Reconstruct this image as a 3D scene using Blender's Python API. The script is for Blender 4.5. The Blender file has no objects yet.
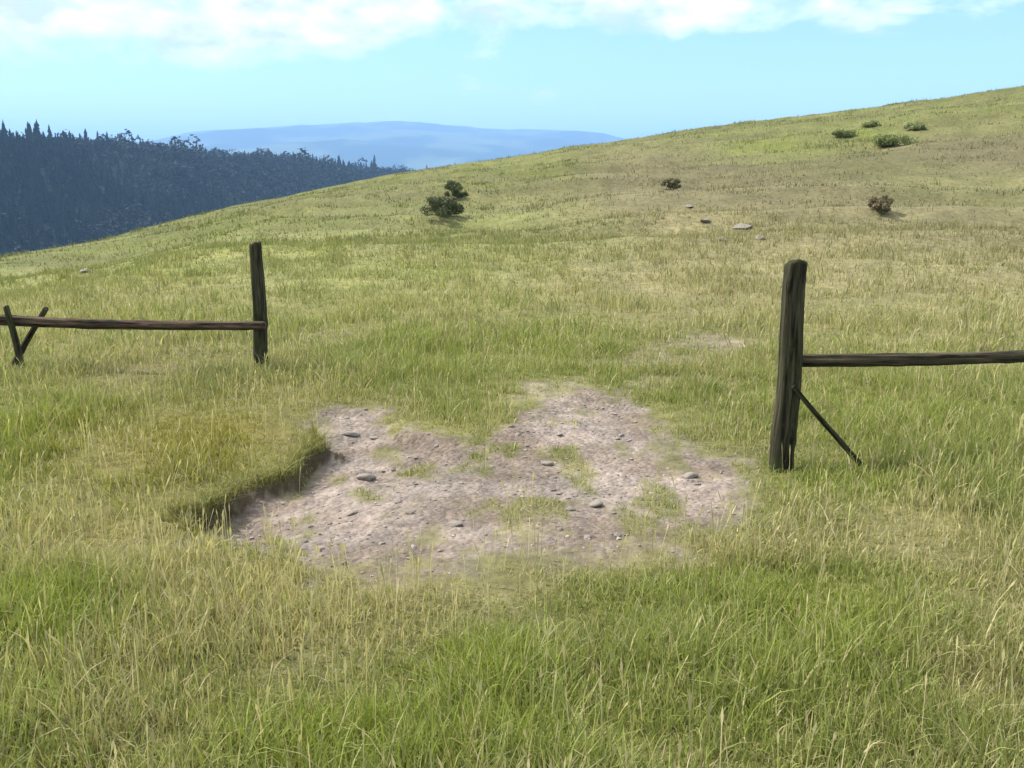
import bpy, bmesh, math, random
import numpy as np
from mathutils import Vector

random.seed(7)
rng = np.random.default_rng(11)
SC = bpy.context.scene
COL = SC.collection
R = math.radians

# ------------------------------------------------------------------ camera
CAM_H, PITCH, F = 1.60, R(12.3), 983.0
cam_d = bpy.data.cameras.new('camera')
cam = bpy.data.objects.new('camera', cam_d); COL.objects.link(cam)
cam.location = (0, 0, CAM_H)
cam.rotation_euler = (R(90) - PITCH, 0, 0)
cam_d.sensor_width = 36.0
cam_d.lens = 36.0 * F / 1024.0
cam_d.clip_start, cam_d.clip_end = 0.05, 60000
SC.camera = cam

# ------------------------------------------------------------------ sky + sun
SUN_EL, SUN_AZ = R(50), R(-74)          # azimuth clockwise from +Y (view direction): sun to the left, a little ahead
EXPOSURE = 1.12
w = bpy.data.worlds.new('World'); SC.world = w
w.use_nodes = True
nt = w.node_tree; nt.nodes.clear()
def N(tree, kind, **kw):
    n = tree.nodes.new(kind)
    for k, v in kw.items():
        if k == 'ins':
            for i, x in v.items(): n.inputs[i].default_value = x
        else: setattr(n, k, v)
    return n
def math_n(tree, op, a, b=None, clamp=False):
    n = N(tree, 'ShaderNodeMath', operation=op, use_clamp=clamp)
    for i, v in enumerate((a, b)):
        if v is None: continue
        if isinstance(v, (int, float)): n.inputs[i].default_value = v
        else: tree.links.new(v, n.inputs[i])
    return n.outputs[0]
sky = N(nt, 'ShaderNodeTexSky', sky_type='NISHITA', sun_disc=False, sun_elevation=SUN_EL, sun_rotation=SUN_AZ,
        altitude=300.0, air_density=1.0, dust_density=0.6, ozone_density=1.6)
tc = N(nt, 'ShaderNodeTexCoord')
sep = N(nt, 'ShaderNodeSeparateXYZ'); nt.links.new(tc.outputs['Generated'], sep.inputs[0])
comb = N(nt, 'ShaderNodeMapping'); comb.inputs['Scale'].default_value = (7.5, 7.5, 17.0); comb.inputs['Location'].default_value = (13.2, 6.8, 4.0); nt.links.new(tc.outputs['Generated'], comb.inputs[0])
cn = N(nt, 'ShaderNodeTexNoise', ins={'Scale': 1.0, 'Detail': 9.0, 'Roughness': 0.56, 'Distortion': 0.3})
nt.links.new(comb.outputs[0], cn.inputs['Vector'])
# the cloud deck reaches lower on the left than on the right
edge = math_n(nt, 'ADD', math_n(nt, 'MULTIPLY', sep.outputs[0], 0.060), 0.100)
el = math_n(nt, 'DIVIDE', math_n(nt, 'SUBTRACT', sep.outputs[2], edge), 0.050, True)
cover = math_n(nt, 'ADD', math_n(nt, 'MULTIPLY', el, math_n(nt, 'SUBTRACT', 0.33, math_n(nt, 'MULTIPLY', sep.outputs[0], 0.10))), -0.14)
dens = math_n(nt, 'ADD', cn.outputs[0], cover)
cr = N(nt, 'ShaderNodeValToRGB'); nt.links.new(dens, cr.inputs[0])
cr.color_ramp.elements[0].position = 0.47; cr.color_ramp.elements[0].color = (0, 0, 0, 1)
cr.color_ramp.elements[1].position = 0.64; cr.color_ramp.elements[1].color = (1, 1, 1, 1)
tint = N(nt, 'ShaderNodeMix', data_type='RGBA', blend_type='MULTIPLY', ins={0: 1.0})
tint.inputs[7].default_value = (0.86, 1.03, 1.08, 1)
nt.links.new(sky.outputs[0], tint.inputs[6])
cmix = N(nt, 'ShaderNodeMix', data_type='RGBA')
nt.links.new(cr.outputs[0], cmix.inputs[0]); nt.links.new(tint.outputs[2], cmix.inputs[6])
cn2 = N(nt, 'ShaderNodeTexNoise', ins={'Scale': 2.1, 'Detail': 5.0, 'Roughness': 0.55}); nt.links.new(comb.outputs[0], cn2.inputs['Vector'])
cr2 = N(nt, 'ShaderNodeValToRGB'); nt.links.new(cn2.outputs[0], cr2.inputs[0])
cr2.color_ramp.elements[0].position = .36; cr2.color_ramp.elements[0].color = (.60, .645, .66, 1)
cr2.color_ramp.elements[1].position = .58; cr2.color_ramp.elements[1].color = (1, 1, 1, 1)
csh = N(nt, 'ShaderNodeMix', data_type='RGBA', blend_type='MULTIPLY', ins={0: 1.0}); nt.links.new(cr2.outputs[0], csh.inputs[6]); csh.inputs[7].default_value = (7.8, 8.0, 8.1, 1)
nt.links.new(csh.outputs[2], cmix.inputs[7])
bg = N(nt, 'ShaderNodeBackground', ins={'Strength': 0.096})
wo = N(nt, 'ShaderNodeOutputWorld')
nt.links.new(cmix.outputs[2], bg.inputs[0]); nt.links.new(bg.outputs[0], wo.inputs[0])

sd = bpy.data.lights.new('sun', 'SUN'); sd.energy = 3.6; sd.angle = R(0.6); sd.color = (1.0, 0.95, 0.86)
so = bpy.data.objects.new('sun', sd); COL.objects.link(so)
sun_dir = Vector((math.sin(SUN_AZ) * math.cos(SUN_EL), math.cos(SUN_AZ) * math.cos(SUN_EL), math.sin(SUN_EL)))
so.rotation_euler = sun_dir.to_track_quat('Z', 'Y').to_euler()
so.location = (-20, 10, 40)

vs = SC.view_settings
SC.display_settings.display_device = 'sRGB'
vs.view_transform = 'Standard'; vs.look = 'None'; vs.gamma = 1.0; vs.use_curve_mapping = False
vs.exposure = EXPOSURE
SC.cycles.max_bounces = 8
SC.cycles.volume_bounces = 1
SC.cycles.use_denoising = True

# ------------------------------------------------------------------ small tools
CP, SP = math.cos(PITCH), math.sin(PITCH)
def ray(px, py):
    x, y = (px - 512) / F, (384 - py) / F
    return np.array([x, CP + y * SP, -SP + y * CP])
def at(px, py, z=0.0):
    """where the ray through a pixel meets the level z"""
    d = ray(px, py); t = (z - CAM_H) / d[2]
    return np.array([d[0] * t, d[1] * t])
def tan_el(px, py):
    d = ray(px, py); return d[2] / math.hypot(d[0], d[1])
def theta(px, py=200):
    d = ray(px, py); return math.atan2(d[0], d[1])

def _hash(ix, iy, s):
    h = (ix.astype(np.int64) * 374761393 + iy.astype(np.int64) * 668265263 + s * 1442695041) & 0xffffffff
    h = ((h ^ (h >> 13)) * 1274126177) & 0xffffffff
    return ((h ^ (h >> 16)) & 0xffff) / 65535.0
def vnoise(x, y, s=0):
    ix, iy = np.floor(x), np.floor(y)
    fx, fy = x - ix, y - iy
    fx, fy = fx * fx * (3 - 2 * fx), fy * fy * (3 - 2 * fy)
    a, b = _hash(ix, iy, s), _hash(ix + 1, iy, s)
    c, d = _hash(ix, iy + 1, s), _hash(ix + 1, iy + 1, s)
    return (a + (b - a) * fx) * (1 - fy) + (c + (d - c) * fx) * fy
def fbm(x, y, s=0, o=4):
    v, a, t = 0, 0.5, 0
    for k in range(o):
        v = v + a * vnoise(x, y, s + k * 17); t += a
        x, y, a = x * 2.03 + 3.1, y * 2.03 - 1.7, a * 0.5
    return v / t
def smooth(a, b, x):
    t = np.clip((x - a) / (b - a), 0, 1); return t * t * (3 - 2 * t)

def mesh_obj(name, verts, faces, mat=None, parent=None, colors=None, shade=True, vec=None):
    """faces: list of tuples or an (n,k) integer array"""
    me = bpy.data.meshes.new(name)
    if isinstance(faces, np.ndarray):
        n, k = faces.shape
        me.vertices.add(len(verts)); me.vertices.foreach_set('co', np.asarray(verts, np.float32).ravel())
        me.loops.add(n * k); me.loops.foreach_set('vertex_index', faces.astype(np.int32).ravel())
        me.polygons.add(n); me.polygons.foreach_set('loop_start', np.arange(0, n * k, k, dtype=np.int32))
        me.update(calc_edges=True)
    else:
        me.from_pydata([tuple(v) for v in verts], [], faces)
    if colors is not None:
        a = me.color_attributes.new('col', 'FLOAT_COLOR', 'POINT')
        c = np.ones((len(verts), 4), np.float32); c[:, :colors.shape[1]] = colors
        a.data.foreach_set('color', c.ravel())
    if vec is not None:
        a = me.attributes.new('grain', 'FLOAT_VECTOR', 'POINT')
        a.data.foreach_set('vector', np.asarray(vec, np.float32).ravel())
    me.polygons.foreach_set('use_smooth', np.full(len(me.polygons), shade, dtype=bool))
    if mat: me.materials.append(mat)
    o = bpy.data.objects.new(name, me); COL.objects.link(o)
    if parent: o.parent = parent
    return o
def tag(o, label=None, cat=None, group=None, kind=None):
    if label: o['label'] = label
    if cat: o['category'] = cat
    if group: o['group'] = group
    if kind: o['kind'] = kind
    return o
def empty(name, loc):
    o = bpy.data.objects.new(name, None); COL.objects.link(o)
    o.location = loc; o.empty_display_size = 0.2
    return o

# ------------------------------------------------------------------ the lie of the land
# skyline of the near hill: pixel column, pixel row, metres away
SKY1 = [(-260, 318, 19), (-120, 300, 20), (0, 280, 22), (100, 252, 28), (200, 219, 36), (300, 194, 45), (400, 174, 52), (500, 160, 58),
        (600, 146, 62), (700, 133, 66), (820, 119, 70), (920, 107, 73), (1024, 95, 76), (1150, 84, 80), (1300, 78, 84)]
t1 = np.array([theta(a, b) for a, b, c in SKY1])
r1 = np.array([float(c) for a, b, c in SKY1])
h1 = np.array([CAM_H + c * tan_el(a, b) for a, b, c in SKY1])
t1 = np.concatenate([[-math.pi, -1.9, -1.2], t1, [1.3, 2.1, math.pi]])
r1 = np.concatenate([[70, 40, 22], r1, [90, 90, 70]])
h1 = np.concatenate([[2.0, -0.5, -1.2], h1, [8.5, 6.0, 2.0]])
# ridge of the wooded hill across the valley
SKY2 = [(-400, 128, 560), (-150, 140, 640), (0, 151, 700), (60, 153, 740), (130, 157, 790), (200, 161, 850), (260, 165, 910), (330, 171, 1000),
        (400, 178, 1100), (480, 190, 1200), (600, 215, 1300)]
t2 = np.array([theta(a, b) for a, b, c in SKY2])
r2 = np.array([float(c) for a, b, c in SKY2])
h2 = np.array([CAM_H + c * tan_el(a, b) for a, b, c in SKY2])
t2 = np.concatenate([[-math.pi, -1.6], t2, [0.6, math.pi]])
r2 = np.concatenate([[700, 560], r2, [1300, 1300]])
h2 = np.concatenate([[-40, 10], h2, [-60, -60]])
# blue ridge on the horizon
SKY3 = [(-500, 140), (0, 150), (150, 145), (240, 133), (300, 126), (380, 126), (440, 128), (520, 129), (570, 133), (625, 142), (700, 150), (1024, 150), (1500, 150)]
t3 = np.array([theta(a, b) for a, b in SKY3]); R3 = 8800.0
h3 = np.array([CAM_H + R3 * tan_el(a, b) for a, b in SKY3])
t3 = np.concatenate([[-math.pi], t3, [math.pi]]); h3 = np.concatenate([[100], h3, [100]])
VALLEY = -95.0

# the bare worn patch between the posts, outlined on the ground
PATCH = np.array([at(*p) for p in [(180, 512), (240, 486), (296, 472), (318, 450), (312, 424), (336, 408), (380, 412), (402, 432), (450, 440), (505, 432),
                                   (545, 402), (592, 392), (640, 404), (668, 440), (706, 458), (732, 486), (708, 516), (630, 534),
                                   (560, 554), (480, 574), (390, 576), (322, 562), (288, 544), (196, 534)]])
TRAIL = np.array([at(*p) for p in [(600, 405), (650, 372), (690, 350), (740, 338)]])
LIP = [at(312, 468), at(325, 452), at(275, 486), at(230, 500)]
def seg_d(x, y, a, b):
    d = b - a; L = d @ d
    t = np.clip(((x - a[0]) * d[0] + (y - a[1]) * d[1]) / L, 0, 1)
    return np.hypot(x - a[0] - t * d[0], y - a[1] - t * d[1])
def patch_sd(x, y):
    """signed distance to the bare patch (negative inside)"""
    inside = np.zeros(x.shape, bool); dist = np.full(x.shape, 1e9)
    n = len(PATCH)
    for i in range(n):
        a, b = PATCH[i], PATCH[(i + 1) % n]
        dist = np.minimum(dist, seg_d(x, y, a, b))
        c = ((a[1] > y) != (b[1] > y)) & (x < (b[0] - a[0]) * (y - a[1]) / (b[1] - a[1] + 1e-12) + a[0])
        inside ^= c
    return np.where(inside, -dist, dist)
def bare(x, y):
    """0 grass .. 1 bare earth"""
    out = np.zeros(x.shape)
    m = (np.abs(x) < 6) & (y > 2) & (y < 14)
    xs, ys = x[m], y[m]
    n = fbm(xs * 2.6, ys * 2.6, 5, 5) - 0.5
    front = smooth(4.4, 3.9, ys)
    sd = patch_sd(xs, ys) + n * (0.38 + 0.5 * front) + (fbm(xs * 11, ys * 8, 6, 3) - .5) * .36 * (1 - smooth(.9, .45, np.hypot(xs - LIP[1][0] + .3, ys - LIP[1][1])))
    rag = .09 * (1 - smooth(.9, .45, np.hypot(xs - LIP[1][0] + .3, ys - LIP[1][1])))
    v = smooth(0.07 + rag + 0.15 * front, -0.03 - rag - 0.20 * front, sd)
    # turf creeps back in islands, most at the near and right-hand sides
    isl = fbm(xs * 5.2, ys * 3.0, 9, 5) + .02 * smooth(.0, 1.2, xs) + .10 * front
    v = v * (1 - .75 * smooth(.52, .74, isl))
    td = np.full(xs.shape, 1e9)
    for a, b in zip(TRAIL[:-1], TRAIL[1:]): td = np.minimum(td, seg_d(xs, ys, a, b))
    v = np.maximum(v, 0.5 * smooth(0.50, 0.0, td + n * 1.9))
    out[m] = v
    return out
def dip(x, y):
    out = np.zeros(x.shape)
    m = (np.abs(x) < 6) & (y > 2) & (y < 14)
    xs, ys = x[m], y[m]
    n = fbm(xs * 3.2, ys * 3.2, 15, 6) - 0.5
    sd = patch_sd(xs, ys) + n * 0.34 + (fbm(xs * 14, ys * 14, 16, 3) - .5) * .07
    deep = np.zeros(xs.shape)
    for c in LIP: deep = np.maximum(deep, np.exp(-((xs - c[0]) ** 2 + (ys - c[1]) ** 2) / 0.22))
    out[m] = -smooth(0.03, -0.05, sd) * (0.012 + 0.085 * deep * (.55 + .9 * fbm(xs * 4.5, ys * 4.5, 18, 3))) - 0.03 * smooth(0.1, -0.6, sd)
    return out
def LIPM(x, y):
    v = np.zeros(x.shape)
    for c in LIP: v = np.maximum(v, .17 * np.exp(-((x - c[0]) ** 2 + (y - c[1]) ** 2) / 0.22))
    return v
def height(x, y):
    r = np.hypot(x, y); th = np.arctan2(x, y)
    R1, H1 = np.interp(th, t1, r1), np.interp(th, t1, h1)
    R2, H2 = np.interp(th, t2, r2), np.interp(th, t2, h2)
    H3 = np.interp(th, t3, h3) + 60 * (fbm(th * 9 + 20, th * 0, 33, 5) - 0.5)
    def c(a, b, u): return a + (b - a) * (1 - np.cos(np.pi * np.clip(u, 0, 1))) / 2
    h = c(0.0, H1, (r - 9.5) / (R1 - 9.5)) * np.where(r < 40, 1, 1)
    # past the brow it drops into the valley, gently at first
    far = H1 + (VALLEY - H1) * smooth(0, 1, ((r - R1) / (300 - R1)))
    far = np.where(r > 300, c(VALLEY, H2, (r - 330) / (R2 - 330)), far)
    far = np.where(r > R2, c(H2, -120, (r - R2) / (0.6 * R2)), far)
    far = np.where(r > 1.6 * R2, c(-120.0, H3, (r - 2600) / (R3 - 2600)), far)
    far = np.where(r > R3, c(H3, -120.0, (r - R3) / 3000), far)
    h = np.where(r > R1, far, h)
    h = h + (fbm(x * 0.9, y * 0.9, 1, 4) - 0.5) * 0.10 * smooth(1.0, 4.0, r) * smooth(200, 60, r)
    h = h + (fbm(x * 0.16, y * 0.16, 2, 4) - 0.5) * 0.9 * smooth(12, 30, r) * smooth(150, 60, r) * smooth(R1 * 1.3, R1 * 0.75, r)
    h = h + (fbm(x * .07 + .03 * y, y * .55, 6, 4) - .5) * .55 * smooth(11, 24, r) * smooth(150, 60, r) * smooth(R1 * 1.3, R1 * 0.8, r)
    h = h + (fbm(x / 70, y / 70, 3, 4) - 0.5) * 14 * smooth(350, 600, r) * smooth(3000, 1500, r)
    h = h + (fbm(x / 600, y / 600, 4, 5) - 0.5) * 150 * smooth(2500, 4500, r) * smooth(R3, R3 * 0.85, r)
    return h + dip(x, y)
def H(x, y): return float(height(np.array([float(x)]), np.array([float(y)]))[0])
def ground_hit(px, py, rmax=90):
    """first point of the near ground met by the ray through a pixel"""
    d = ray(px, py); t = np.arange(1.5, rmax, 0.02)
    z = CAM_H + d[2] * t; g = height(d[0] * t, d[1] * t)
    k = np.argmax(z <= g)
    if z[k] > g[k]: k = len(t) - 1
    return np.array([d[0] * t[k], d[1] * t[k], g[k]])

# ------------------------------------------------------------------ what grows where (colours of the turf itself)
LUSH, OLIVE, STRAW, TAN = (np.array(c) for c in ((.225, .270, .050), (.222, .236, .092), (.40, .35, .19), (.246, .214, .126)))
BLOBS = []      # centre, half axes on the ground, kind, weight
def blob(px, py, rx, ry, kind, wgt):
    c = ground_hit(px, py); a = ground_hit(px, min(py + ry, 900)); d = math.hypot(c[0], c[1])
    BLOBS.append((c[0], c[1], max(rx * d / F, .1), max(math.hypot(c[0] - a[0], c[1] - a[1]), .1), kind, wgt))
for b in [(60, 545, 85, 35, 'straw', .75), (250, 630, 130, 60, 'straw', .62), (345, 600, 90, 45, 'straw', .5), (150, 365, 60, 28, 'tan', .8), (120, 300, 90, 18, 'tan', .4),
          (700, 548, 140, 26, 'straw', .6), (985, 560, 60, 60, 'straw', .6), (840, 545, 120, 22, 'straw', .5), (200, 440, 125, 50, 'gold', 1.15), (130, 530, 100, 30, 'gold', .5),
          (40, 430, 75, 60, 'lush', .8), (60, 620, 55, 40, 'lush', .8), (330, 750, 140, 36, 'lush', .9), (480, 680, 90, 36, 'lush', 1.), (760, 590, 150, 40, 'lush', .8),
          (590, 600, 70, 30, 'lush', .5), (850, 660, 110, 60, 'lush', .6), (700, 700, 100, 60, 'lush', .5), (840, 485, 80, 22, 'lush', .7), (430, 350, 80, 30, 'lush', .5), (560, 345, 60, 24, 'lush', .6),
          (900, 420, 120, 40, 'lush', .4), (150, 745, 80, 30, 'tan', .5), (980, 690, 50, 40, 'tan', .5), (900, 235, 200, 70, 'tan', 1.2), (720, 195, 120, 45, 'tan', 1.1), (1010, 150, 90, 40, 'tan', .8), (670, 285, 130, 30, 'tan', .7), (640, 165, 60, 14, 'tan', .7),
          (780, 150, 40, 10, 'lush', .5), (860, 138, 60, 12, 'lush', .5), (560, 170, 40, 10, 'lush', .35), (500, 200, 40, 8, 'straw', .3), (720, 225, 40, 18, 'straw', .5), (540, 755, 90, 30, 'lush', .5), (480, 590, 160, 18, 'straw', .55), (250, 575, 130, 26, 'straw', .5), (640, 560, 120, 18, 'straw', .4)]:
    blob(*b)
def turf(x, y):
    n1, n2 = fbm(x * 0.55, y * 0.55, 41, 4), fbm(x * 2.1, y * 2.1, 43, 4)
    r = np.hypot(x, y)
    n3 = fbm(x * 0.09, y * 0.09, 47, 4)
    lush = 0.20 + 1.1 * (n1 - .5); straw = 0.20 + 1.3 * (n2 - .5); tan = 0.12 + 1.2 * (n3 - .5) * smooth(8, 25, r); gold = np.zeros(x.shape)
    for cx, cy, a, b, k, g in BLOBS:
        v = g * np.exp(-(((x - cx) / a) ** 2 + ((y - cy) / b) ** 2) * 0.9)
        if k == 'lush': lush = lush + v; straw = straw - .6 * v
        elif k == 'straw': straw = straw + v; lush = lush - .5 * v
        elif k == 'tan': tan = tan + v; lush = lush - .5 * v
        else: gold = gold + v; lush = lush - .4 * v
    return (np.clip(q, 0, 1)[..., None] for q in (lush, straw, tan, gold))
GOLD = np.array((.225, .195, .030))
def turf_color(x, y):
    l, s, t, g = turf(x, y)
    c = OLIVE * (1 - l) + LUSH * l
    c = c * (1 - t * .8) + TAN * t * .8
    c = c * (1 - g * .85) + GOLD * g * .85
    c = c * (1 - s * .35) + STRAW * s * .35
    return c

# ------------------------------------------------------------------ materials
def new_mat(name):
    m = bpy.data.materials.new(name); m.use_nodes = True
    t = m.node_tree; t.nodes.clear()
    return m, t, N(t, 'ShaderNodeOutputMaterial')
def mat_ground():
    m, t, out = new_mat('turf and bare earth')
    L = t.links.new
    col = N(t, 'ShaderNodeAttribute', attribute_name='col')
    geo = N(t, 'ShaderNodeNewGeometry')
    n1 = N(t, 'ShaderNodeTexNoise', ins={'Scale': 9.0, 'Detail': 8.0, 'Roughness': 0.7}); L(geo.outputs['Position'], n1.inputs['Vector'])
    n2 = N(t, 'ShaderNodeTexNoise', ins={'Scale': 1.1, 'Detail': 6.0, 'Roughness': 0.65}); L(geo.outputs['Position'], n2.inputs['Vector'])
    vor = N(t, 'ShaderNodeTexVoronoi', ins={'Scale': 34.0, 'Randomness': 1.0}); L(geo.outputs['Position'], vor.inputs['Vector'])
    # grit: brightness varies from pebble to pebble only where the earth is bare (alpha of the turf map)
    rp = N(t, 'ShaderNodeValToRGB'); L(n1.outputs[0], rp.inputs[0])
    rp.color_ramp.elements[0].position = .28; rp.color_ramp.elements[0].color = (.55, .55, .55, 1)
    rp.color_ramp.elements[1].position = .72; rp.color_ramp.elements[1].color = (1.4, 1.38, 1.32, 1)
    rq = N(t, 'ShaderNodeValToRGB'); L(n2.outputs[0], rq.inputs[0])
    rq.color_ramp.elements[0].position = .3; rq.color_ramp.elements[0].color = (.78, .80, .78, 1)
    rq.color_ramp.elements[1].position = .7; rq.color_ramp.elements[1].color = (1.2, 1.17, 1.12, 1)
    m1 = N(t, 'ShaderNodeMix', data_type='RGBA', blend_type='MULTIPLY', ins={0: 1.0}); L(col.outputs['Color'], m1.inputs[6]); L(rp.outputs[0], m1.inputs[7])
    m2 = N(t, 'ShaderNodeMix', data_type='RGBA', blend_type='MULTIPLY', ins={0: 1.0}); L(m1.outputs[2], m2.inputs[6]); L(rq.outputs[0], m2.inputs[7])
    vr = N(t, 'ShaderNodeValToRGB'); L(vor.outputs['Color'], vr.inputs[0])
    vr.color_ramp.elements[0].color = (.75, .74, .74, 1); vr.color_ramp.elements[1].color = (1.25, 1.22, 1.2, 1)
    m3 = N(t, 'ShaderNodeMix', data_type='RGBA', blend_type='MULTIPLY'); L(col.outputs['Alpha'], m3.inputs[0]); L(m2.outputs[2], m3.inputs[6]); L(vr.outputs[0], m3.inputs[7])
    b1 = N(t, 'ShaderNodeBump', ins={'Strength': 0.9, 'Distance': 0.03}); L(n1.outputs[0], b1.inputs['Height'])
    b2 = N(t, 'ShaderNodeBump', invert=True, ins={'Distance': 0.012}); L(col.outputs['Alpha'], b2.inputs['Strength']); L(vor.outputs['Distance'], b2.inputs['Height']); L(b1.outputs[0], b2.inputs['Normal'])
    p = N(t, 'ShaderNodeBsdfPrincipled', ins={'Roughness': 0.95, 'Specular IOR Level': 0.15})
    L(m3.outputs[2], p.inputs['Base Color']); L(b2.outputs[0], p.inputs['Normal']); L(p.outputs[0], out.inputs[0])
    return m
def mat_leaf(name, rough=.55, trans=.35, bright=1.0):
    m, t, out = new_mat(name); L = t.links.new
    col = N(t, 'ShaderNodeAttribute', attribute_name='col')
    p = N(t, 'ShaderNodeBsdfPrincipled', ins={'Roughness': rough, 'Specular IOR Level': 0.25}); L(col.outputs['Color'], p.inputs['Base Color'])
    tr = N(t, 'ShaderNodeBsdfTranslucent')
    hs = N(t, 'ShaderNodeMix', data_type='RGBA', blend_type='MULTIPLY', ins={0: 1.0}); hs.inputs[7].default_value = (1.15, 1.2, .75, 1)
    L(col.outputs['Color'], hs.inputs[6]); L(hs.outputs[2], tr.inputs[0])
    mx = N(t, 'ShaderNodeMixShader', ins={0: trans}); L(p.outputs[0], mx.inputs[1]); L(tr.outputs[0], mx.inputs[2]); L(mx.outputs[0], out.inputs[0])
    return m
def mat_wood(name, dark, light, moss):
    m, t, out = new_mat(name); L = t.links.new
    g = N(t, 'ShaderNodeAttribute', attribute_name='grain', attribute_type='GEOMETRY')
    mp = N(t, 'ShaderNodeMapping'); mp.inputs['Scale'].default_value = (38, 38, 2.4); L(g.outputs['Vector'], mp.inputs[0])
    n1 = N(t, 'ShaderNodeTexNoise', ins={'Scale': 1.0, 'Detail': 7.0, 'Roughness': .65, 'Distortion': .4}); L(mp.outputs[0], n1.inputs['Vector'])
    rp = N(t, 'ShaderNodeValToRGB'); L(n1.outputs[0], rp.inputs[0]); e = rp.color_ramp.elements
    e[0].position = .40; e[0].color = (*[c * .15 for c in dark], 1); e[1].position = .70; e[1].color = (*light, 1)
    k = e.new(.48); k.color = (*dark, 1)
    n2 = N(t, 'ShaderNodeTexNoise', ins={'Scale': 9.0, 'Detail': 5.0, 'Roughness': .7}); L(g.outputs['Vector'], n2.inputs['Vector'])
    rm = N(t, 'ShaderNodeValToRGB'); L(n2.outputs[0], rm.inputs[0]); rm.color_ramp.elements[0].position = .48; rm.color_ramp.elements[1].position = .66
    rm.color_ramp.elements[1].color = (.75, .75, .75, 1)
    mx = N(t, 'ShaderNodeMix', data_type='RGBA'); L(rm.outputs[0], mx.inputs[0]); L(rp.outputs[0], mx.inputs[6]); mx.inputs[7].default_value = (*moss, 1)
    b = N(t, 'ShaderNodeBump', ins={'Strength': 1.0, 'Distance': .008}); L(n1.outputs[0], b.inputs['Height'])
    p = N(t, 'ShaderNodeBsdfPrincipled', ins={'Roughness': .85, 'Specular IOR Level': .2}); L(mx.outputs[2], p.inputs['Base Color']); L(b.outputs[0], p.inputs['Normal']); L(p.outputs[0], out.inputs[0])
    return m
def mat_stone(name, a, b_, lich):
    m, t, out = new_mat(name); L = t.links.new
    tcn = N(t, 'ShaderNodeTexCoord')
    n1 = N(t, 'ShaderNodeTexNoise', ins={'Scale': 14.0, 'Detail': 8.0, 'Roughness': .7}); L(tcn.outputs['Object'], n1.inputs['Vector'])
    rp = N(t, 'ShaderNodeValToRGB'); L(n1.outputs[0], rp.inputs[0]); e = rp.color_ramp.elements
    e[0].position = .3; e[0].color = (*a, 1); e[1].position = .62; e[1].color = (*b_, 1); k = e.new(.72); k.color = (*lich, 1)
    bb = N(t, 'ShaderNodeBump', ins={'Strength': .8, 'Distance': .01}); L(n1.outputs[0], bb.inputs['Height'])
    p = N(t, 'ShaderNodeBsdfPrincipled', ins={'Roughness': .9}); L(rp.outputs[0], p.inputs['Base Color']); L(bb.outputs[0], p.inputs['Normal']); L(p.outputs[0], out.inputs[0])
    return m
M_GROUND = mat_ground()
M_GRASS = mat_leaf('grass blades')
M_LEAF = mat_leaf('scrub leaves', .6, .2)
M_NEEDLE = mat_leaf('conifer needles', .7, .1)
M_POST = mat_wood('weathered dark post wood', (.028, .025, .012), (.105, .094, .058), (.036, .044, .013))
M_RAIL = mat_wood('weathered brown rail wood', (.038, .028, .016), (.125, .098, .062), (.038, .042, .017))
M_OLDRAIL = mat_wood('weathered red-brown rail wood', (.060, .036, .024), (.165, .112, .080), (.05, .046, .022))
M_BARK = mat_wood('bark', (.05, .04, .03), (.11, .09, .07), (.06, .07, .04))
M_STONE = mat_stone('pale grey stone', (.20, .17, .145), (.31, .27, .23), (.36, .33, .29))

# ------------------------------------------------------------------ ground sheet, out to the horizon
ang = np.concatenate([np.arange(-180, -40, 2.5), np.arange(-40, 40, 0.16), np.arange(40, 180, 2.5)]) * math.pi / 180
rad = [0.35]
while rad[-1] < 12000:
    q = rad[-1]
    rad.append(q * (1.05 if q < 1.8 else 1.006 if q < 9 else 1.010 if q < 110 else 1.02))
rad = np.array(rad)
na, nr = len(ang), len(rad)
A, RR = np.meshgrid(ang, rad, indexing='ij')
X, Y = (RR * np.sin(A)).ravel(), (RR * np.cos(A)).ravel()
Z = height(X, Y)
rr = np.hypot(X, Y)
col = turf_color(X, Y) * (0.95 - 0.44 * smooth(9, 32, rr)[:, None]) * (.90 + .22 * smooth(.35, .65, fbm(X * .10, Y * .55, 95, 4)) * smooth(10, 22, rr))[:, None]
bm_ = bare(X, Y)
EARTH, EARTH2 = np.array((.232, .196, .182)), np.array((.150, .117, .098))
en = smooth(.25, .75, fbm(X * 2.2, Y * 4.0, 61, 5))[:, None]
earth = EARTH * en * 1.0 + EARTH2 * (1 - en) * 1.0 + 0.02
soil = np.array((.075, .058, .036))
thatch = np.array((.105, .092, .045)) * (.6 + .8 * fbm(X * 6, Y * 6, 63, 4))[:, None]
nt_ = (.80 * smooth(16, 8, rr))[:, None]
col0 = col * (1 - nt_) + (thatch * .7 + col * .25) * nt_

col = col0 * (1 - bm_[:, None]) + earth * bm_[:, None]
# the cut edge of the turf shows dark topsoil
e_ = .012
gd_ = np.hypot(dip(X + e_, Y) - dip(X - e_, Y), dip(X, Y + e_) - dip(X, Y - e_)) / (2 * e_)
slope_edge = (smooth(.45, 1.1, gd_) * smooth(.02, .07, LIPM(X, Y)))[:, None]
clod = (.45 + 1.0 * fbm(X * 19, Y * 19, 91, 3))[:, None]
col = col * (1 - .9 * slope_edge) + soil * clod * .9 * slope_edge
far_t = smooth(120, 420, rr)[:, None]
wood_f = np.array((.016, .027, .014)); mead = np.array((.085, .105, .048))
pat = smooth(.42, .58, fbm(X / 330, Y / 330, 71, 4))[:, None]
farc = wood_f * (1 - pat) + mead * pat
farc = np.where((rr < 1900)[:, None], wood_f, farc)
col = col * (1 - far_t) + farc * far_t
idx = np.arange(na * nr).reshape(na, nr)
nxt = np.roll(idx, -1, axis=0)
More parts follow.
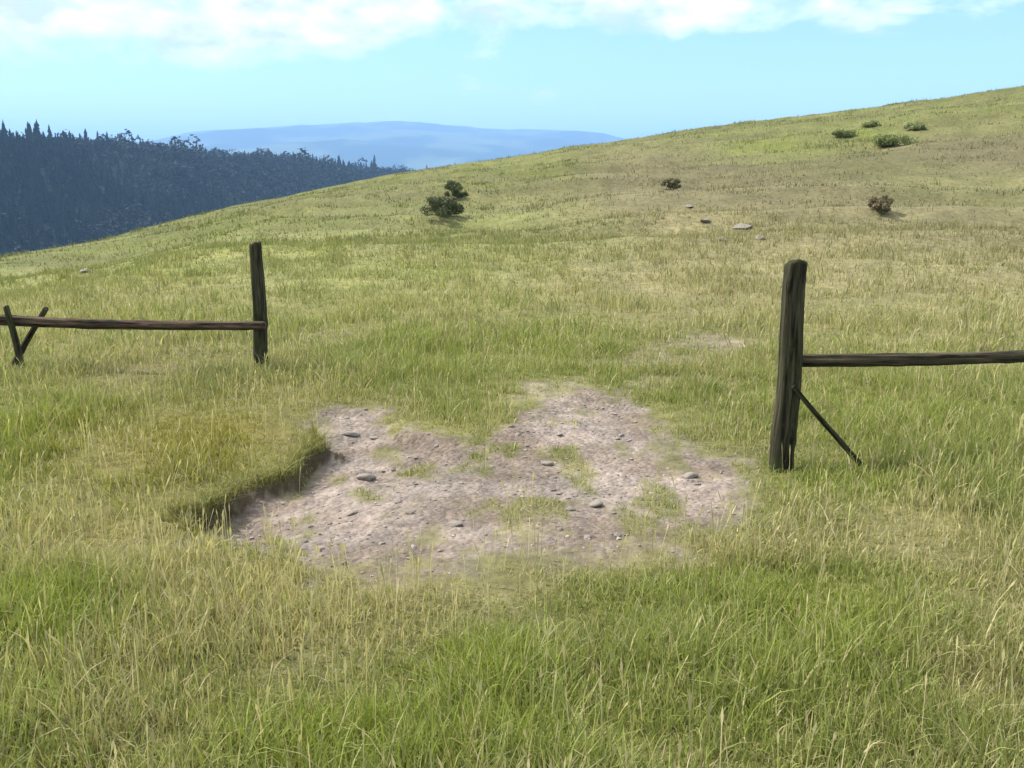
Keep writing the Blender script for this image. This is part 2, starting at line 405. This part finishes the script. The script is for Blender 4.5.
faces = np.stack([idx[:, :-1], idx[:, 1:], nxt[:, 1:], nxt[:, :-1]], -1).reshape(-1, 4)
verts = np.stack([X, Y, Z], 1)
# close the small hole under the camera
verts = np.concatenate([verts, [[0, 0, 0]]])
cc = np.concatenate([np.concatenate([col, bm_[:, None]], 1), [[.15, .16, .04, 0]]])
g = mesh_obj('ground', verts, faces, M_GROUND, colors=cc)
bmh = bmesh.new(); bmh.from_mesh(g.data); bmh.verts.ensure_lookup_table()
for i in range(na):
    bmh.faces.new((bmh.verts[na * nr], bmh.verts[int(idx[i, 0])], bmh.verts[int(nxt[i, 0])]))
for f_ in bmh.faces: f_.smooth = True
bmesh.ops.recalc_face_normals(bmh, faces=bmh.faces)
bmh.to_mesh(g.data); bmh.free()
tag(g, kind='structure')

# ------------------------------------------------------------------ air between here and the far hills
hm = bpy.data.materials.new('haze'); hm.use_nodes = True
ht = hm.node_tree; ht.nodes.clear()
ho = N(ht, 'ShaderNodeOutputMaterial')
hv = N(ht, 'ShaderNodeVolumePrincipled')
hv.inputs['Color'].default_value = (0.33, 0.58, 1.0, 1); hv.inputs['Density'].default_value = 2.0e-4; hv.inputs['Anisotropy'].default_value = 0.0
ht.links.new(hv.outputs[0], ho.inputs['Volume'])
S_, B_, T_ = 12500, float(Z.min()) - 1.0, float(Z.max()) + 3
hb = mesh_obj('haze', [(sx * S_, sy * S_, z) for z in (B_, T_) for sx, sy in ((-1, -1), (1, -1), (1, 1), (-1, 1))],
              [(3, 2, 1, 0), (4, 5, 6, 7), (0, 1, 5, 4), (1, 2, 6, 5), (2, 3, 7, 6), (3, 0, 4, 7)], hm, shade=False)
tag(hb, kind='stuff')

# ------------------------------------------------------------------ fences
def log(p0, p1, ra, rb, square=.5, seed=0, rings=26, seg=14, rough=.07, bow=0.0, bevel=True):
    """a hewn or split pole from p0 to p1 as one closed surface"""
    p0, p1 = np.array(p0, float), np.array(p1, float)
    ax = p1 - p0; Ln = np.linalg.norm(ax); ax /= Ln
    up = np.array((0, 1, 0.)) if abs(ax[1]) < .8 else np.array((0, 0, 1.))
    u = np.cross(up, ax); u /= np.linalg.norm(u); v = np.cross(ax, u)
    ph = np.arange(seg) / seg * 2 * math.pi
    rs = random.Random(seed * 7 + 1)
    cracks = [(rs.uniform(0, 6.28), rs.uniform(.10, .30), rs.uniform(.05, .3), rs.uniform(-.3, .3), rs.uniform(.6, 1.3)) for _ in range(6)] if seg > 24 else []
    knots = [(rs.uniform(.1, .95), rs.uniform(0, 6.28)) for _ in range(int(Ln * 3))]
    V, G = [], []
    ts = np.concatenate([[0, .004], np.linspace(.012, .988, rings), [.996, 1]])
    for i, t in enumerate(ts):
        r = ra + (rb - ra) * t
        crk = 1 - sum(dp * np.exp(-(((ph - pc - wob * math.sin(t * 5 + pc) + np.pi) % (2 * np.pi) - np.pi) / .10) ** 2) * smooth(ta, ta + .12, np.array(t)) * smooth(tb, tb - .12, np.array(t)) for pc, dp, wob, ta, tb in cracks)
        for kt, kp in knots: crk = crk + .16 * np.exp(-((t - kt) * Ln / .035) ** 2) * np.exp(-(((ph - kp + np.pi) % (2 * np.pi) - np.pi) / .45) ** 2)
        if bevel: r = r * (0.80 if t in (0, 1) else .94 if t in (.004, .996) else 1)
        sq = 1 / np.maximum(np.abs(np.cos(ph)), np.abs(np.sin(ph)))
        k = (1 - square) + square * np.minimum(sq, 1.28)
        n = fbm(ph * 1.6 + seed * 9.1, np.full(seg, t * Ln * 5), seed, 3) - .5
        n = n * (.5 + .5 * np.cos((ph - math.pi)) * 0 + .5)
        rad_ = r * k * (1 + rough * 2 * n) * crk
        off = bow * math.sin(math.pi * t) + .006 * min(1.0, ra / .05) ** 2 * math.sin(t * 9 + seed)
        c = p0 + ax * (Ln * t) + u * off
        tilt = (0.35 * ra * np.cos(ph) if t == 1 else 0)
        for j in range(seg):
            top_ = np.array((0, 0, 0.)) if t < .98 or not bevel else ax * (ra * .22 * math.sin(ph[j] + seed) + ra * .09 * math.sin(ph[j] * 5 + seed))
            V.append(top_ + c + u * rad_[j] * math.cos(ph[j]) + v * rad_[j] * math.sin(ph[j]))
            G.append((rad_[j] * math.cos(ph[j]) + seed, rad_[j] * math.sin(ph[j]), t * Ln))
    Fc = []
    nr_ = len(ts)
    for i in range(nr_ - 1):
        for j in range(seg):
            a, b = i * seg + j, i * seg + (j + 1) % seg
            Fc.append((a, b, b + seg, a + seg))
    Fc.append(tuple(range(seg))[::-1]); Fc.append(tuple(range((nr_ - 1) * seg, nr_ * seg)))
    return V, Fc, G
def pole(name, root, p0, p1, ra, rb, m, **kw):
    o = np.array(root.location)
    V, Fc, G = log(np.array(p0) - o, np.array(p1) - o, ra, rb, **kw)
    return mesh_obj(name, V, Fc, m, root, vec=G)
def on_ray(px, py, depth):
    d = ray(px, py); t = depth / d[1]
    return np.array([d[0] * t, depth, CAM_H + d[2] * t])

# right-hand fence
bR = ground_hit(781, 470); dR = bR[1]
topR = on_ray(797, 262, dR + .03)
fr = empty('wooden_fence', (bR[0], bR[1], bR[2]))
tag(fr, 'nearer dark fence with leaning post and diagonal brace, right of the bare path', 'fence', 'broken fence lengths either side of the path')
axr = topR - bR
pole('post', fr, bR - axr * .25, topR, .062, .053, M_POST, square=.75, seed=3, rough=.08, rings=60, seg=56)
q0, q1 = on_ray(793, 364, dR - .005), on_ray(1040, 357, dR - .04)
end = q0 + (q1 - q0) * 2.15
st = q0 - (q1 - q0) * .028
pole('rail', fr, st + np.array((0, .085, 0)), end + np.array((0, .085, 0)), .036, .028, M_RAIL, square=.45, seed=5, rough=.14, rings=110, seg=40, bow=.012)
e2 = q0 + (q1 - q0) * 2.08; gx = np.array((e2[0], e2[1] + .02, H(e2[0], e2[1] + .02)))
pole('post', fr, gx - np.array((0, 0, .3)), gx + np.array((.03, 0, 1.12)), .064, .057, M_POST, square=.7, seed=8, rough=.08, rings=40, seg=56)
g0 = ground_hit(866, 466); b0 = on_ray(799, 394, dR)
pole('brace', fr, on_ray(793, 386, dR - .055), g0 - np.array((-.03, 0, .06)), .013, .016, M_POST, square=.3, seed=12, rough=.12, rings=30, seg=28, bow=.004)

# left-hand fence
bL = ground_hit(262, 371); dL = bL[1]
topL = on_ray(256, 243, dL + .02)
fl = empty('wooden_fence', (bL[0], bL[1], bL[2]))
tag(fl, 'farther dark fence with low rail on crossed stakes, left of the bare path', 'fence', 'broken fence lengths either side of the path')
axl = topL - bL
pole('post', fl, bL - axl * .25, topL, .056, .046, M_POST, square=.6, seed=21, rough=.10, rings=60, seg=56)
p0, p1 = on_ray(258, 325, dL - .08), on_ray(12, 320, dL - .02)
pole('rail', fl, p0 + (p0 - p1) * .03, p1 + (p1 - p0) * .05, .034, .043, M_OLDRAIL, square=.35, seed=23, rough=.14, rings=110, seg=40, bow=-.02)
for (a, b, s, dy) in (((2, 368), (46, 308), 25, .055), ((34, 369), (6, 306), 27, -.075)):
    gg = ground_hit(*a); gg = np.array((gg[0], dL + dy, H(gg[0], dL + dy) - .15)); tt = on_ray(*b, dL + dy)
    pole('stake', fl, gg, tt, .027, .02, M_POST, square=.4, seed=s, rough=.12, rings=30, seg=28)

# ------------------------------------------------------------------ stones in the bare earth
def stone_mesh(seed, sub=3):
    bm = bmesh.new(); bmesh.ops.create_icosphere(bm, subdivisions=sub, radius=1.0)
    r_ = random.Random(seed)
    planes = [Vector((r_.uniform(-1, 1), r_.uniform(-1, 1), r_.uniform(-1, 1))).normalized() for _ in range(9)]
    for v in bm.verts:
        d = v.co.copy(); lim = 1.0
        for p in planes:
            k = d.dot(p)
            if k > .62: lim = min(lim, .62 / k)
        n = float(fbm(np.array([d.x * 2.2 + seed]), np.array([d.y * 2.2 + d.z * 1.7]), seed, 3)[0]) - .5
        v.co = d * (lim + n * .22)
    me = bpy.data.meshes.new('stone'); bm.to_mesh(me); bm.free()
    for p in me.polygons: p.use_smooth = True
    me.materials.append(M_STONE)
    return me
SM = [stone_mesh(s) for s in range(6)]
M_BOULDER = mat_stone('lichened boulder stone', (.13, .115, .095), (.24, .215, .175), (.33, .31, .25))
BM = []
for s_ in range(20, 26):
    b_m = stone_mesh(s_, 4); b_m.materials.clear(); b_m.materials.append(M_BOULDER); BM.append(b_m)
def stone(x, y, s, label, cat='stone', group=None, name='stone', sink=.25, i=None):
    o = bpy.data.objects.new(name, (BM if name == 'boulder' else SM)[random.randrange(6)]); COL.objects.link(o)
    f = (random.uniform(.85, 1.3), random.uniform(.75, 1.1), random.uniform(.35, .6))
    o.scale = [s * k for k in f]
    o.rotation_euler = (random.uniform(-.2, .2), random.uniform(-.2, .2), random.uniform(0, 6.28))
    o.location = (x, y, H(x, y) + s * f[2] * (1 - 2 * sink) * .6)
    return tag(o, label, cat, group)
for px, py, s, lab in [(352, 428, .06, 'pale upright stone at the head of the bare patch, beside the turf bank'),
                       (366, 463, .065, 'flat grey stone at the foot of the dark turf bank'),
                       (596, 500, .045, 'low grey stone in the middle of the bare path'),
                       (455, 517, .04, 'grey stone at the near edge of the bare patch, towards its left end'),
                       (690, 470, .05, 'grey stone at the right end of the bare patch, nearest the leaning post'),
                       (548, 455, .04, 'small pale stone at the back of the bare patch, below the trail')]:
    p = at(px, py); stone(p[0], p[1], s, lab)
n = 0
while n < 90:
    x, y = random.uniform(-2.2, 1.6), random.uniform(3.2, 7.5)
    if float(bare(np.array([x]), np.array([y]))[0]) < .75: continue
    stone(x, y, random.choice((.008, .009, .010, .012, .014, .017, .02, .026)), 'small pale stone lying loose on the bare earth of the path', group='loose stones on the bare path', sink=.15)
    n += 1
# fine gravel strewn over the bare earth, past counting
gs = [(lambda m: (np.array([v.co[:] for v in m.verts]), np.array([[v.index for v in f.verts] for f in m.faces])))(b) for b in [bmesh.new() for _ in range(4)] if not bmesh.ops.create_icosphere(b, subdivisions=1, radius=1.0) is None]
ng = 8000
gx_, gy_ = rng.uniform(-2.6, 2.0, ng), rng.uniform(3.2, 7.6, ng)
gb = bare(gx_, gy_); kk = rng.uniform(0, 1, ng) < gb * np.clip(fbm(gx_ * 2.2, gy_ * 2.2, 55, 3) * 2.4 - .6, .06, 1)
gx_, gy_ = gx_[kk], gy_[kk]; gz_ = height(gx_, gy_); Vs, Fs, Cs, off = [], [], [], 0
for i in range(len(gx_)):
    V, Fc = gs[i % 4]; V = V * (1 + rng.normal(0, .22, (len(V), 1)))
    sz = min(rng.lognormal(-5.5, .55), .014); a = rng.uniform(0, 6.28); ca, sa = math.cos(a), math.sin(a)
    q = V * sz * np.array([1.2, .85, .6])
    Vs.append(np.stack([q[:, 0] * ca - q[:, 1] * sa + gx_[i], q[:, 0] * sa + q[:, 1] * ca + gy_[i], q[:, 2] + gz_[i] + sz * .25], 1))
    Fs.append(Fc + off); off += len(V)
    tone = np.array((.225, .190, .170)) * rng.uniform(.5, 1.45); Cs.append(np.repeat(tone[None], len(V), 0))
M_GRAVEL = mat_leaf('gravel', .9, 0.0)
tag(mesh_obj('gravel', np.concatenate(Vs), np.concatenate(Fs), M_GRAVEL, colors=np.concatenate(Cs), shade=False), kind='stuff')
# boulders out on the hill
for px, py, s, lab in [(742, 228, .21, 'largest pale boulder on the tan slope between the bush and the right post'),
                       (706, 222, .14, 'pale boulder left of the largest boulder on the tan slope'),
                       (722, 240, .14, 'pale boulder downhill of the largest boulder on the tan slope'),
                       (760, 240, .11, 'small pale boulder right of the largest boulder, just above the leaning post'),
                       (690, 207, .12, 'pale boulder highest up the tan slope in the boulder scatter'),
                       (86, 272, .13, 'pale boulder alone on the left brow above the low rail')]:
    p = ground_hit(px, py); stone(p[0], p[1], s, lab, 'boulder', name='boulder', sink=.30)

# ------------------------------------------------------------------ blades
def blades(P, hgt, wid, colr, lean=.35, seg=3, cluster=None):
    """curved tapering blades rooted at P (n,3); one mesh's worth of arrays"""
    n = len(P)
    az = rng.uniform(0, 2 * np.pi, n); fa = rng.uniform(0, 2 * np.pi, n)
    ln = np.abs(rng.normal(0, lean, n)) + .08
    d = np.stack([np.cos(az), np.sin(az), np.zeros(n)], 1); s = np.stack([-np.sin(fa), np.cos(fa), np.zeros(n)], 1)
    V = np.zeros((n, 2 * seg + 1, 3)); C = np.zeros((n, 2 * seg + 1, 3))
    for k in range(seg + 1):
        t = k / seg
        bend = ln * t ** 1.8
        c = P + d * (hgt * bend)[:, None] + np.array([0, 0, 1.]) * (hgt * t * (1 - .35 * np.minimum(bend, 1.2)))[:, None]
        wv = s * (wid * (1 - t) ** .7 * .5)[:, None]
        if k < seg: V[:, 2 * k], V[:, 2 * k + 1] = c - wv, c + wv
        else: V[:, 2 * k] = c
    C[:] = colr[:, None, :]
    F4 = []
    base = np.arange(n) * (2 * seg + 1)
    tri = []
    for k in range(seg - 1):
        a = base + 2 * k
        tri += [np.stack([a, a + 1, a + 3], 1), np.stack([a, a + 3, a + 2], 1)]
    a = base + 2 * (seg - 1)
    tri.append(np.stack([a, a + 1, a + 2], 1))
    return V.reshape(-1, 3), np.concatenate(tri), C.reshape(-1, 3)
def scatter(n, ra, rb, spread, power=1.0):
    th = rng.uniform(-spread, spread, n)
    u = rng.uniform(0, 1, n)
    r = (ra ** power + (rb ** power - ra ** power) * u) ** (1 / power)
    return r * np.sin(th), r * np.cos(th)
GP = []
def grow(n, ra, rb, hm, wm, spread=.66, seg=3, power=1.0, tuft=.0):
    x, y = scatter(n, ra, rb, spread, power)
    if tuft:      # blades gather in tussocks
        k = rng.integers(0, n, n // 14)
        j = rng.integers(0, len(k), n)
        sel = rng.uniform(0, 1, n) < .6
        rt = np.abs(rng.normal(0, tuft, n)); at_ = rng.uniform(0, 6.28, n)
        x = np.where(sel, x[k][j] + rt * np.cos(at_), x); y = np.where(sel, y[k][j] + rt * np.sin(at_), y)
    b = bare(x, y)
    keep = rng.uniform(0, 1, n) > np.clip(b * 1.25 - .02, 0, .975)
    if ra > 15: keep &= rng.uniform(0, 1, n) < .25 + 1.5 * smooth(.40, .62, fbm(x * .45, y * .8, 97, 4))
    x, y, b = x[keep], y[keep], b[keep]
    worn = np.zeros(len(x)); m_ = (np.abs(x) < 4) & (y < 12)
    worn[m_] = smooth(.75, -.05, patch_sd(x[m_], y[m_])) * (1 - 5 * np.minimum(LIPM(x[m_], y[m_]), .19))
    n = len(x)
    l, s, t, gd = (q[:, 0] for q in turf(x, y))
    base = turf_color(x, y)
    # single blades differ: some are dead straw, some fresh green
    u = rng.uniform(0, 1, n)
    dead = u < (.10 + .55 * s + .30 * t)
    fresh = (u > .72) & ~dead
    c = np.where(dead[:, None], STRAW * rng.uniform(.75, 1.25, (n, 1)), np.where(fresh[:, None], base * .55 + LUSH * .55, base))
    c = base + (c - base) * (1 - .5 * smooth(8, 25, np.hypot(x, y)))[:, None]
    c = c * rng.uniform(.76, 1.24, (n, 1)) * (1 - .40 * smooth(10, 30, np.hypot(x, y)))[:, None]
    patchy = .50 + 1.15 * smooth(.28, .75, fbm(x * 1.7, y * 1.7, 81, 4)) + .25 * (rng.uniform(0, 1, n) > .93)
    h = hm * patchy * rng.lognormal(0, .32, n) * (1 - .75 * np.clip(b * 1.4, 0, 1)) * (1 - .5 * worn) * (.75 + .5 * l)
    h = np.minimum(h, hm * 3.0)
    wd = wm * rng.uniform(.6, 1.4, n)
    P = np.stack([x, y, height(x, y) - .01], 1)
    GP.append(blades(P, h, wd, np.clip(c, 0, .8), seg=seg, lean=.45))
grow(140000, 1.35, 4.2, .078, .0058, spread=.80, seg=3, power=1.5, tuft=.05)
grow(90000, 2.6, 6.0, .034, .0055, seg=2, power=1.4)
grow(80000, 5.5, 11.0, .040, .008, seg=2, power=1.4)
grow(150000, 4.0, 9.0, .085, .0075, seg=3, power=1.4, tuft=.06)
grow(120000, 8.5, 22.0, .11, .014, seg=2, power=1.3, tuft=.12)
grow(210000, 20.0, 80.0, .085, .026, seg=2, power=1.4, tuft=.35)
# tall dry stems with seed heads over the near meadow
def stems(P, h, c):
    n = len(P); az = rng.uniform(0, 6.283, n); ln = np.abs(rng.normal(0, .22, n))
    tip = P + np.stack([np.cos(az) * ln * h, np.sin(az) * ln * h, h * (1 - .2 * ln)], 1)
    mid = P * .5 + tip * .5; mid[:, :2] = P[:, :2] * .68 + tip[:, :2] * .32
    fa = rng.uniform(0, 6.283, n); s = np.stack([np.cos(fa), np.sin(fa), 0 * fa], 1)
    d = tip - mid; hl = rng.uniform(.14, .28, n)[:, None]
    w0 = s * .0014; w1 = s * rng.uniform(.0026, .0060, n)[:, None]
    a = tip - d * hl * 2; b = tip - d * hl
    V = np.stack([P - w0, P + w0, mid - w0, mid + w0, a - w0, a + w0, b - w1, b + w1, tip], 1)
    base = np.arange(n) * 9; T = []
    for k in (0, 2, 4):
        q = base + k; T += [np.stack([q, q + 1, q + 3], 1), np.stack([q, q + 3, q + 2], 1)]
    T.append(np.stack([base + 6, base + 7, base + 8], 1))
    GP.append((V.reshape(-1, 3), np.concatenate(T), np.repeat(c[:, None, :], 9, 1).reshape(-1, 3)))
x, y = scatter(26000, 1.5, 13, .74, 1.3)
l, s, t, gd = (q[:, 0] for q in turf(x, y))
keep = (rng.uniform(0, 1, len(x)) < .16 + .84 * s) & (bare(x, y) < .3)
x, y = x[keep], y[keep]; n = len(x)
stems(np.stack([x, y, height(x, y) - .01], 1), rng.uniform(.10, .27, n), STRAW * rng.uniform(.8, 1.3, (n, 1)))
# turf hanging over the cut bank
xs_, ys_ = rng.uniform(-2.2, -.6, 60000), rng.uniform(3.8, 6.2, 60000)
e_ = .05; dv = dip(xs_, ys_)
near_cut = (dv > -.03) & (np.minimum.reduce([dip(xs_ + e_, ys_), dip(xs_, ys_ - e_), dip(xs_ + e_, ys_ - e_)]) < -.05)
xs_, ys_ = xs_[near_cut], ys_[near_cut]; n = len(xs_)
GP.append(blades(np.stack([xs_, ys_, height(xs_, ys_)], 1), rng.uniform(.04, .13, n), rng.uniform(.004, .008, n), turf_color(xs_, ys_) * rng.uniform(.6, 1.2, (n, 1)), lean=.9, seg=3))
off = 0; Vs, Fs, Cs = [], [], []
for V, Fc, C in GP:
    Vs.append(V); Fs.append(Fc + off); Cs.append(C); off += len(V)
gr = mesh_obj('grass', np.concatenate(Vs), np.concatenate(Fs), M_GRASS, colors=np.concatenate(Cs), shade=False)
tag(gr, kind='stuff')

# ------------------------------------------------------------------ scrub on the hill: leaf sprays through an uneven crown, on woody stems
def bush(px, py, wdt, hgt, lab, tone, seed, dist=None):
    p = ground_hit(px, py) if dist is None else np.array([*dist, H(*dist)])
    g_ = np.random.default_rng(seed)
    root = empty('bush', tuple(p)); tag(root, lab, 'bush')
    lobes = [(g_.normal(0, .24) * wdt, g_.normal(0, .24) * wdt, hgt * g_.uniform(.12, .72), g_.uniform(.12, .24) * wdt) for _ in range(22)]
    n = 5200
    which = g_.integers(0, len(lobes), n); Lb = np.array(lobes)[which]
    d = g_.normal(0, 1, (n, 3)); d /= np.linalg.norm(d, axis=1)[:, None]
    rr_ = g_.uniform(.2, 1.0, n) ** .5 * np.where(g_.uniform(0, 1, n) < .15, g_.uniform(1, 1.5, n), 1)
    c = Lb[:, :3] + d * (Lb[:, 3] * rr_)[:, None] * np.array([1, 1, .85]); c[:, 2] = np.maximum(c[:, 2], .04)
    sz = g_.uniform(.018, .045, n) * (wdt / .9) ** .5
    u = g_.normal(0, 1, (n, 3)); u /= np.linalg.norm(u, axis=1)[:, None]
    v = np.cross(u, d); v /= np.linalg.norm(v, axis=1)[:, None] + 1e-9
    V = np.stack([c - u * sz[:, None], c + v * (sz * .45)[:, None], c + u * sz[:, None], c - v * (sz * .45)[:, None]], 1).reshape(-1, 3)
    Fc = np.arange(n * 4).reshape(n, 4)
    colr = np.array(tone) * g_.uniform(.6, 1.5, (n, 1)); C = np.repeat(colr, 4, 0)
    mesh_obj('crown', V, Fc, M_LEAF, root, colors=C, shade=False)
    Vt, Ft, Gt = [], [], []
    for k in range(5):
        a, b, cz, _ = lobes[k]
        V_, F_, G_ = log((a * .15, b * .15, -.1), (a * .9, b * .9, cz), .022 * wdt, .008 * wdt, square=0, seed=seed + k, rings=8, seg=6)
        o_ = len(Vt); Vt += V_; Ft += [tuple(i + o_ for i in f) for f in F_]; Gt += G_
    mesh_obj('stem', Vt, Ft, M_BARK, root, vec=Gt)
    return root
bush(446, 216, .85, .58, 'broad dark bush on the open hillside below the skyline, nearer of two in line', (.075, .085, .036), 101)
bush(455, 198, .55, .62, 'upright dark bush just behind the broad bush on the open hillside', (.075, .090, .036), 102)
bush(671, 190, .42, .4, 'small dark bush on the tan slope, uphill left of the boulders', (.15, .135, .07), 103)
bush(881, 214, .40, .45, 'small dark brown bush on the tan slope right of the leaning post', (.16, .13, .07), 104)
for k, (px, py, wdt, hgt, lab) in enumerate([(890, 146, 1.15, .42, 'wide green bush on the upper right slope, largest of the green scrub there'),
                                             (842, 137, .7, .32, 'green bush on the upper right slope, leftmost of the green scrub there'),
                                             (872, 127, .7, .28, 'green bush highest on the upper right slope, close under the skyline'),
                                             (915, 130, .6, .3, 'green bush on the upper right slope, rightmost of the green scrub there')]):
    bush(px, py, wdt, hgt, lab, (.19, .22, .085), 120 + k)

# ------------------------------------------------------------------ wood across the valley
def conifer(g_, broad):
    """crown of ragged whorls; unit height, returns triangles"""
    V, Fc = [], []
    if broad:
        for k in range(84):
            d = g_.normal(0, 1, 3); d /= np.linalg.norm(d); c = np.array((0, 0, .60)) + d * np.array((.27, .27, .36)) * g_.uniform(.55, 1.05)
            o_ = len(V); s_ = g_.uniform(.03, .07)
            a_, b2 = g_.normal(0, 1, 3), g_.normal(0, 1, 3)
            a_ /= np.linalg.norm(a_); b2 /= np.linalg.norm(b2)
            V += [c + a_ * s_, c + b2 * s_, c - a_ * s_, c - b2 * s_]; Fc += [(o_, o_ + 1, o_ + 2), (o_, o_ + 2, o_ + 3)]
        return np.array(V), np.array(Fc)
    lay = 9
    for k in range(lay):
        t = k / lay
        z0 = .08 + .84 * t; z1 = min(z0 + .19, 1.0)
        rb = .17 * (1 - t) ** .85 * g_.uniform(.75, 1.2) + .012
        a0 = g_.uniform(0, 6.28); m_ = 11; o_ = len(V)
        for j in range(m_):
            rj = rb * (g_.uniform(.8, 1.3) if j % 2 else g_.uniform(.30, .55))
            V.append((rj * math.cos(a0 + j * 6.2832 / m_), rj * math.sin(a0 + j * 6.2832 / m_), z0 + g_.uniform(-.04, .05) - .10 * rj))
        V.append((g_.normal(0, .008), g_.normal(0, .008), z1))
        Fc += [(o_ + j, o_ + (j + 1) % m_, o_ + m_) for j in range(m_)]
    return np.array(V), np.array(Fc)
gw = np.random.default_rng(5)
KINDS = [conifer(gw, False) for _ in range(8)] + [conifer(gw, True) for _ in range(5)]
th = gw.uniform(R(-44), R(-1.5), 13000)
Rr = np.interp(th, t2, r2); u = gw.uniform(-.50, .10, len(th)); rr2 = Rr * (1 + u)
tx, ty = rr2 * np.sin(th), rr2 * np.cos(th); tz = height(tx, ty)
Vs, Fs, Cs, off = [], [], [], 0
for i in range(len(tx)):
    V, Fc = KINDS[gw.integers(0, 8) if fbm(tx[i:i+1] / 60, ty[i:i+1] / 60, 5, 2)[0] + gw.normal(0, .1) < .55 else gw.integers(8, 13)]
    s = gw.lognormal(2.15, .28); a = gw.uniform(0, 6.28); ca, sa = math.cos(a), math.sin(a)
    q = V * s * np.array([1.15, 1.15, 1])
    Vs.append(np.stack([q[:, 0] * ca - q[:, 1] * sa + tx[i], q[:, 0] * sa + q[:, 1] * ca + ty[i], q[:, 2] + tz[i] - .3], 1))
    Fs.append(Fc + off); off += len(V)
    tone = np.array((.0075, .013, .0085)) * gw.uniform(.5, 1.7) * (.7 + .6 * fbm(tx[i:i+1] / 45, ty[i:i+1] / 45, 8, 2)[0]); Cs.append(np.repeat(tone[None], len(V), 0))
fo = mesh_obj('forest', np.concatenate(Vs), np.concatenate(Fs), M_NEEDLE, colors=np.concatenate(Cs), shade=False)
tag(fo, kind='stuff')
# single trees that stand up from the ridge
def ridge_tree(px, hgt, lab, seed):
    g_ = np.random.default_rng(seed); t_ = theta(px, 140); r_ = float(np.interp(t_, t2, r2)) * .99
    x_, y_ = r_ * math.sin(t_), r_ * math.cos(t_); root = empty('conifer', (x_, y_, H(x_, y_)))
    tag(root, lab, 'tree', 'tall trees on the wooded ridge')
    V, Fc = conifer(g_, False); V2, F2 = conifer(g_, False); V2 = V2 * np.array([.9, .9, .95])
    V, Fc = np.concatenate([V, V2]), np.concatenate([Fc, F2 + len(V)])
    tone = np.array((.0075, .013, .0085)) * g_.uniform(.7, 1.3, (len(V), 1))
    mesh_obj('crown', V * hgt * np.array([1.25, 1.25, 1]), Fc, M_NEEDLE, root, colors=tone, shade=False)
    V_, F_, G_ = log((0, 0, -1), (0, 0, hgt * .9), .022 * hgt, .004 * hgt, square=0, seed=seed, rings=6, seg=8)
    mesh_obj('trunk', V_, F_, M_BARK, root, vec=G_)
ridge_tree(5, 17, 'tall dark conifer on the wooded ridge at the far left edge of the view', 201)
ridge_tree(38, 19, 'tallest dark conifer on the wooded ridge, standing clear of the wood', 202)
ridge_tree(98, 15, 'dark conifer on the wooded ridge, rightmost of three that stand up from it', 203)
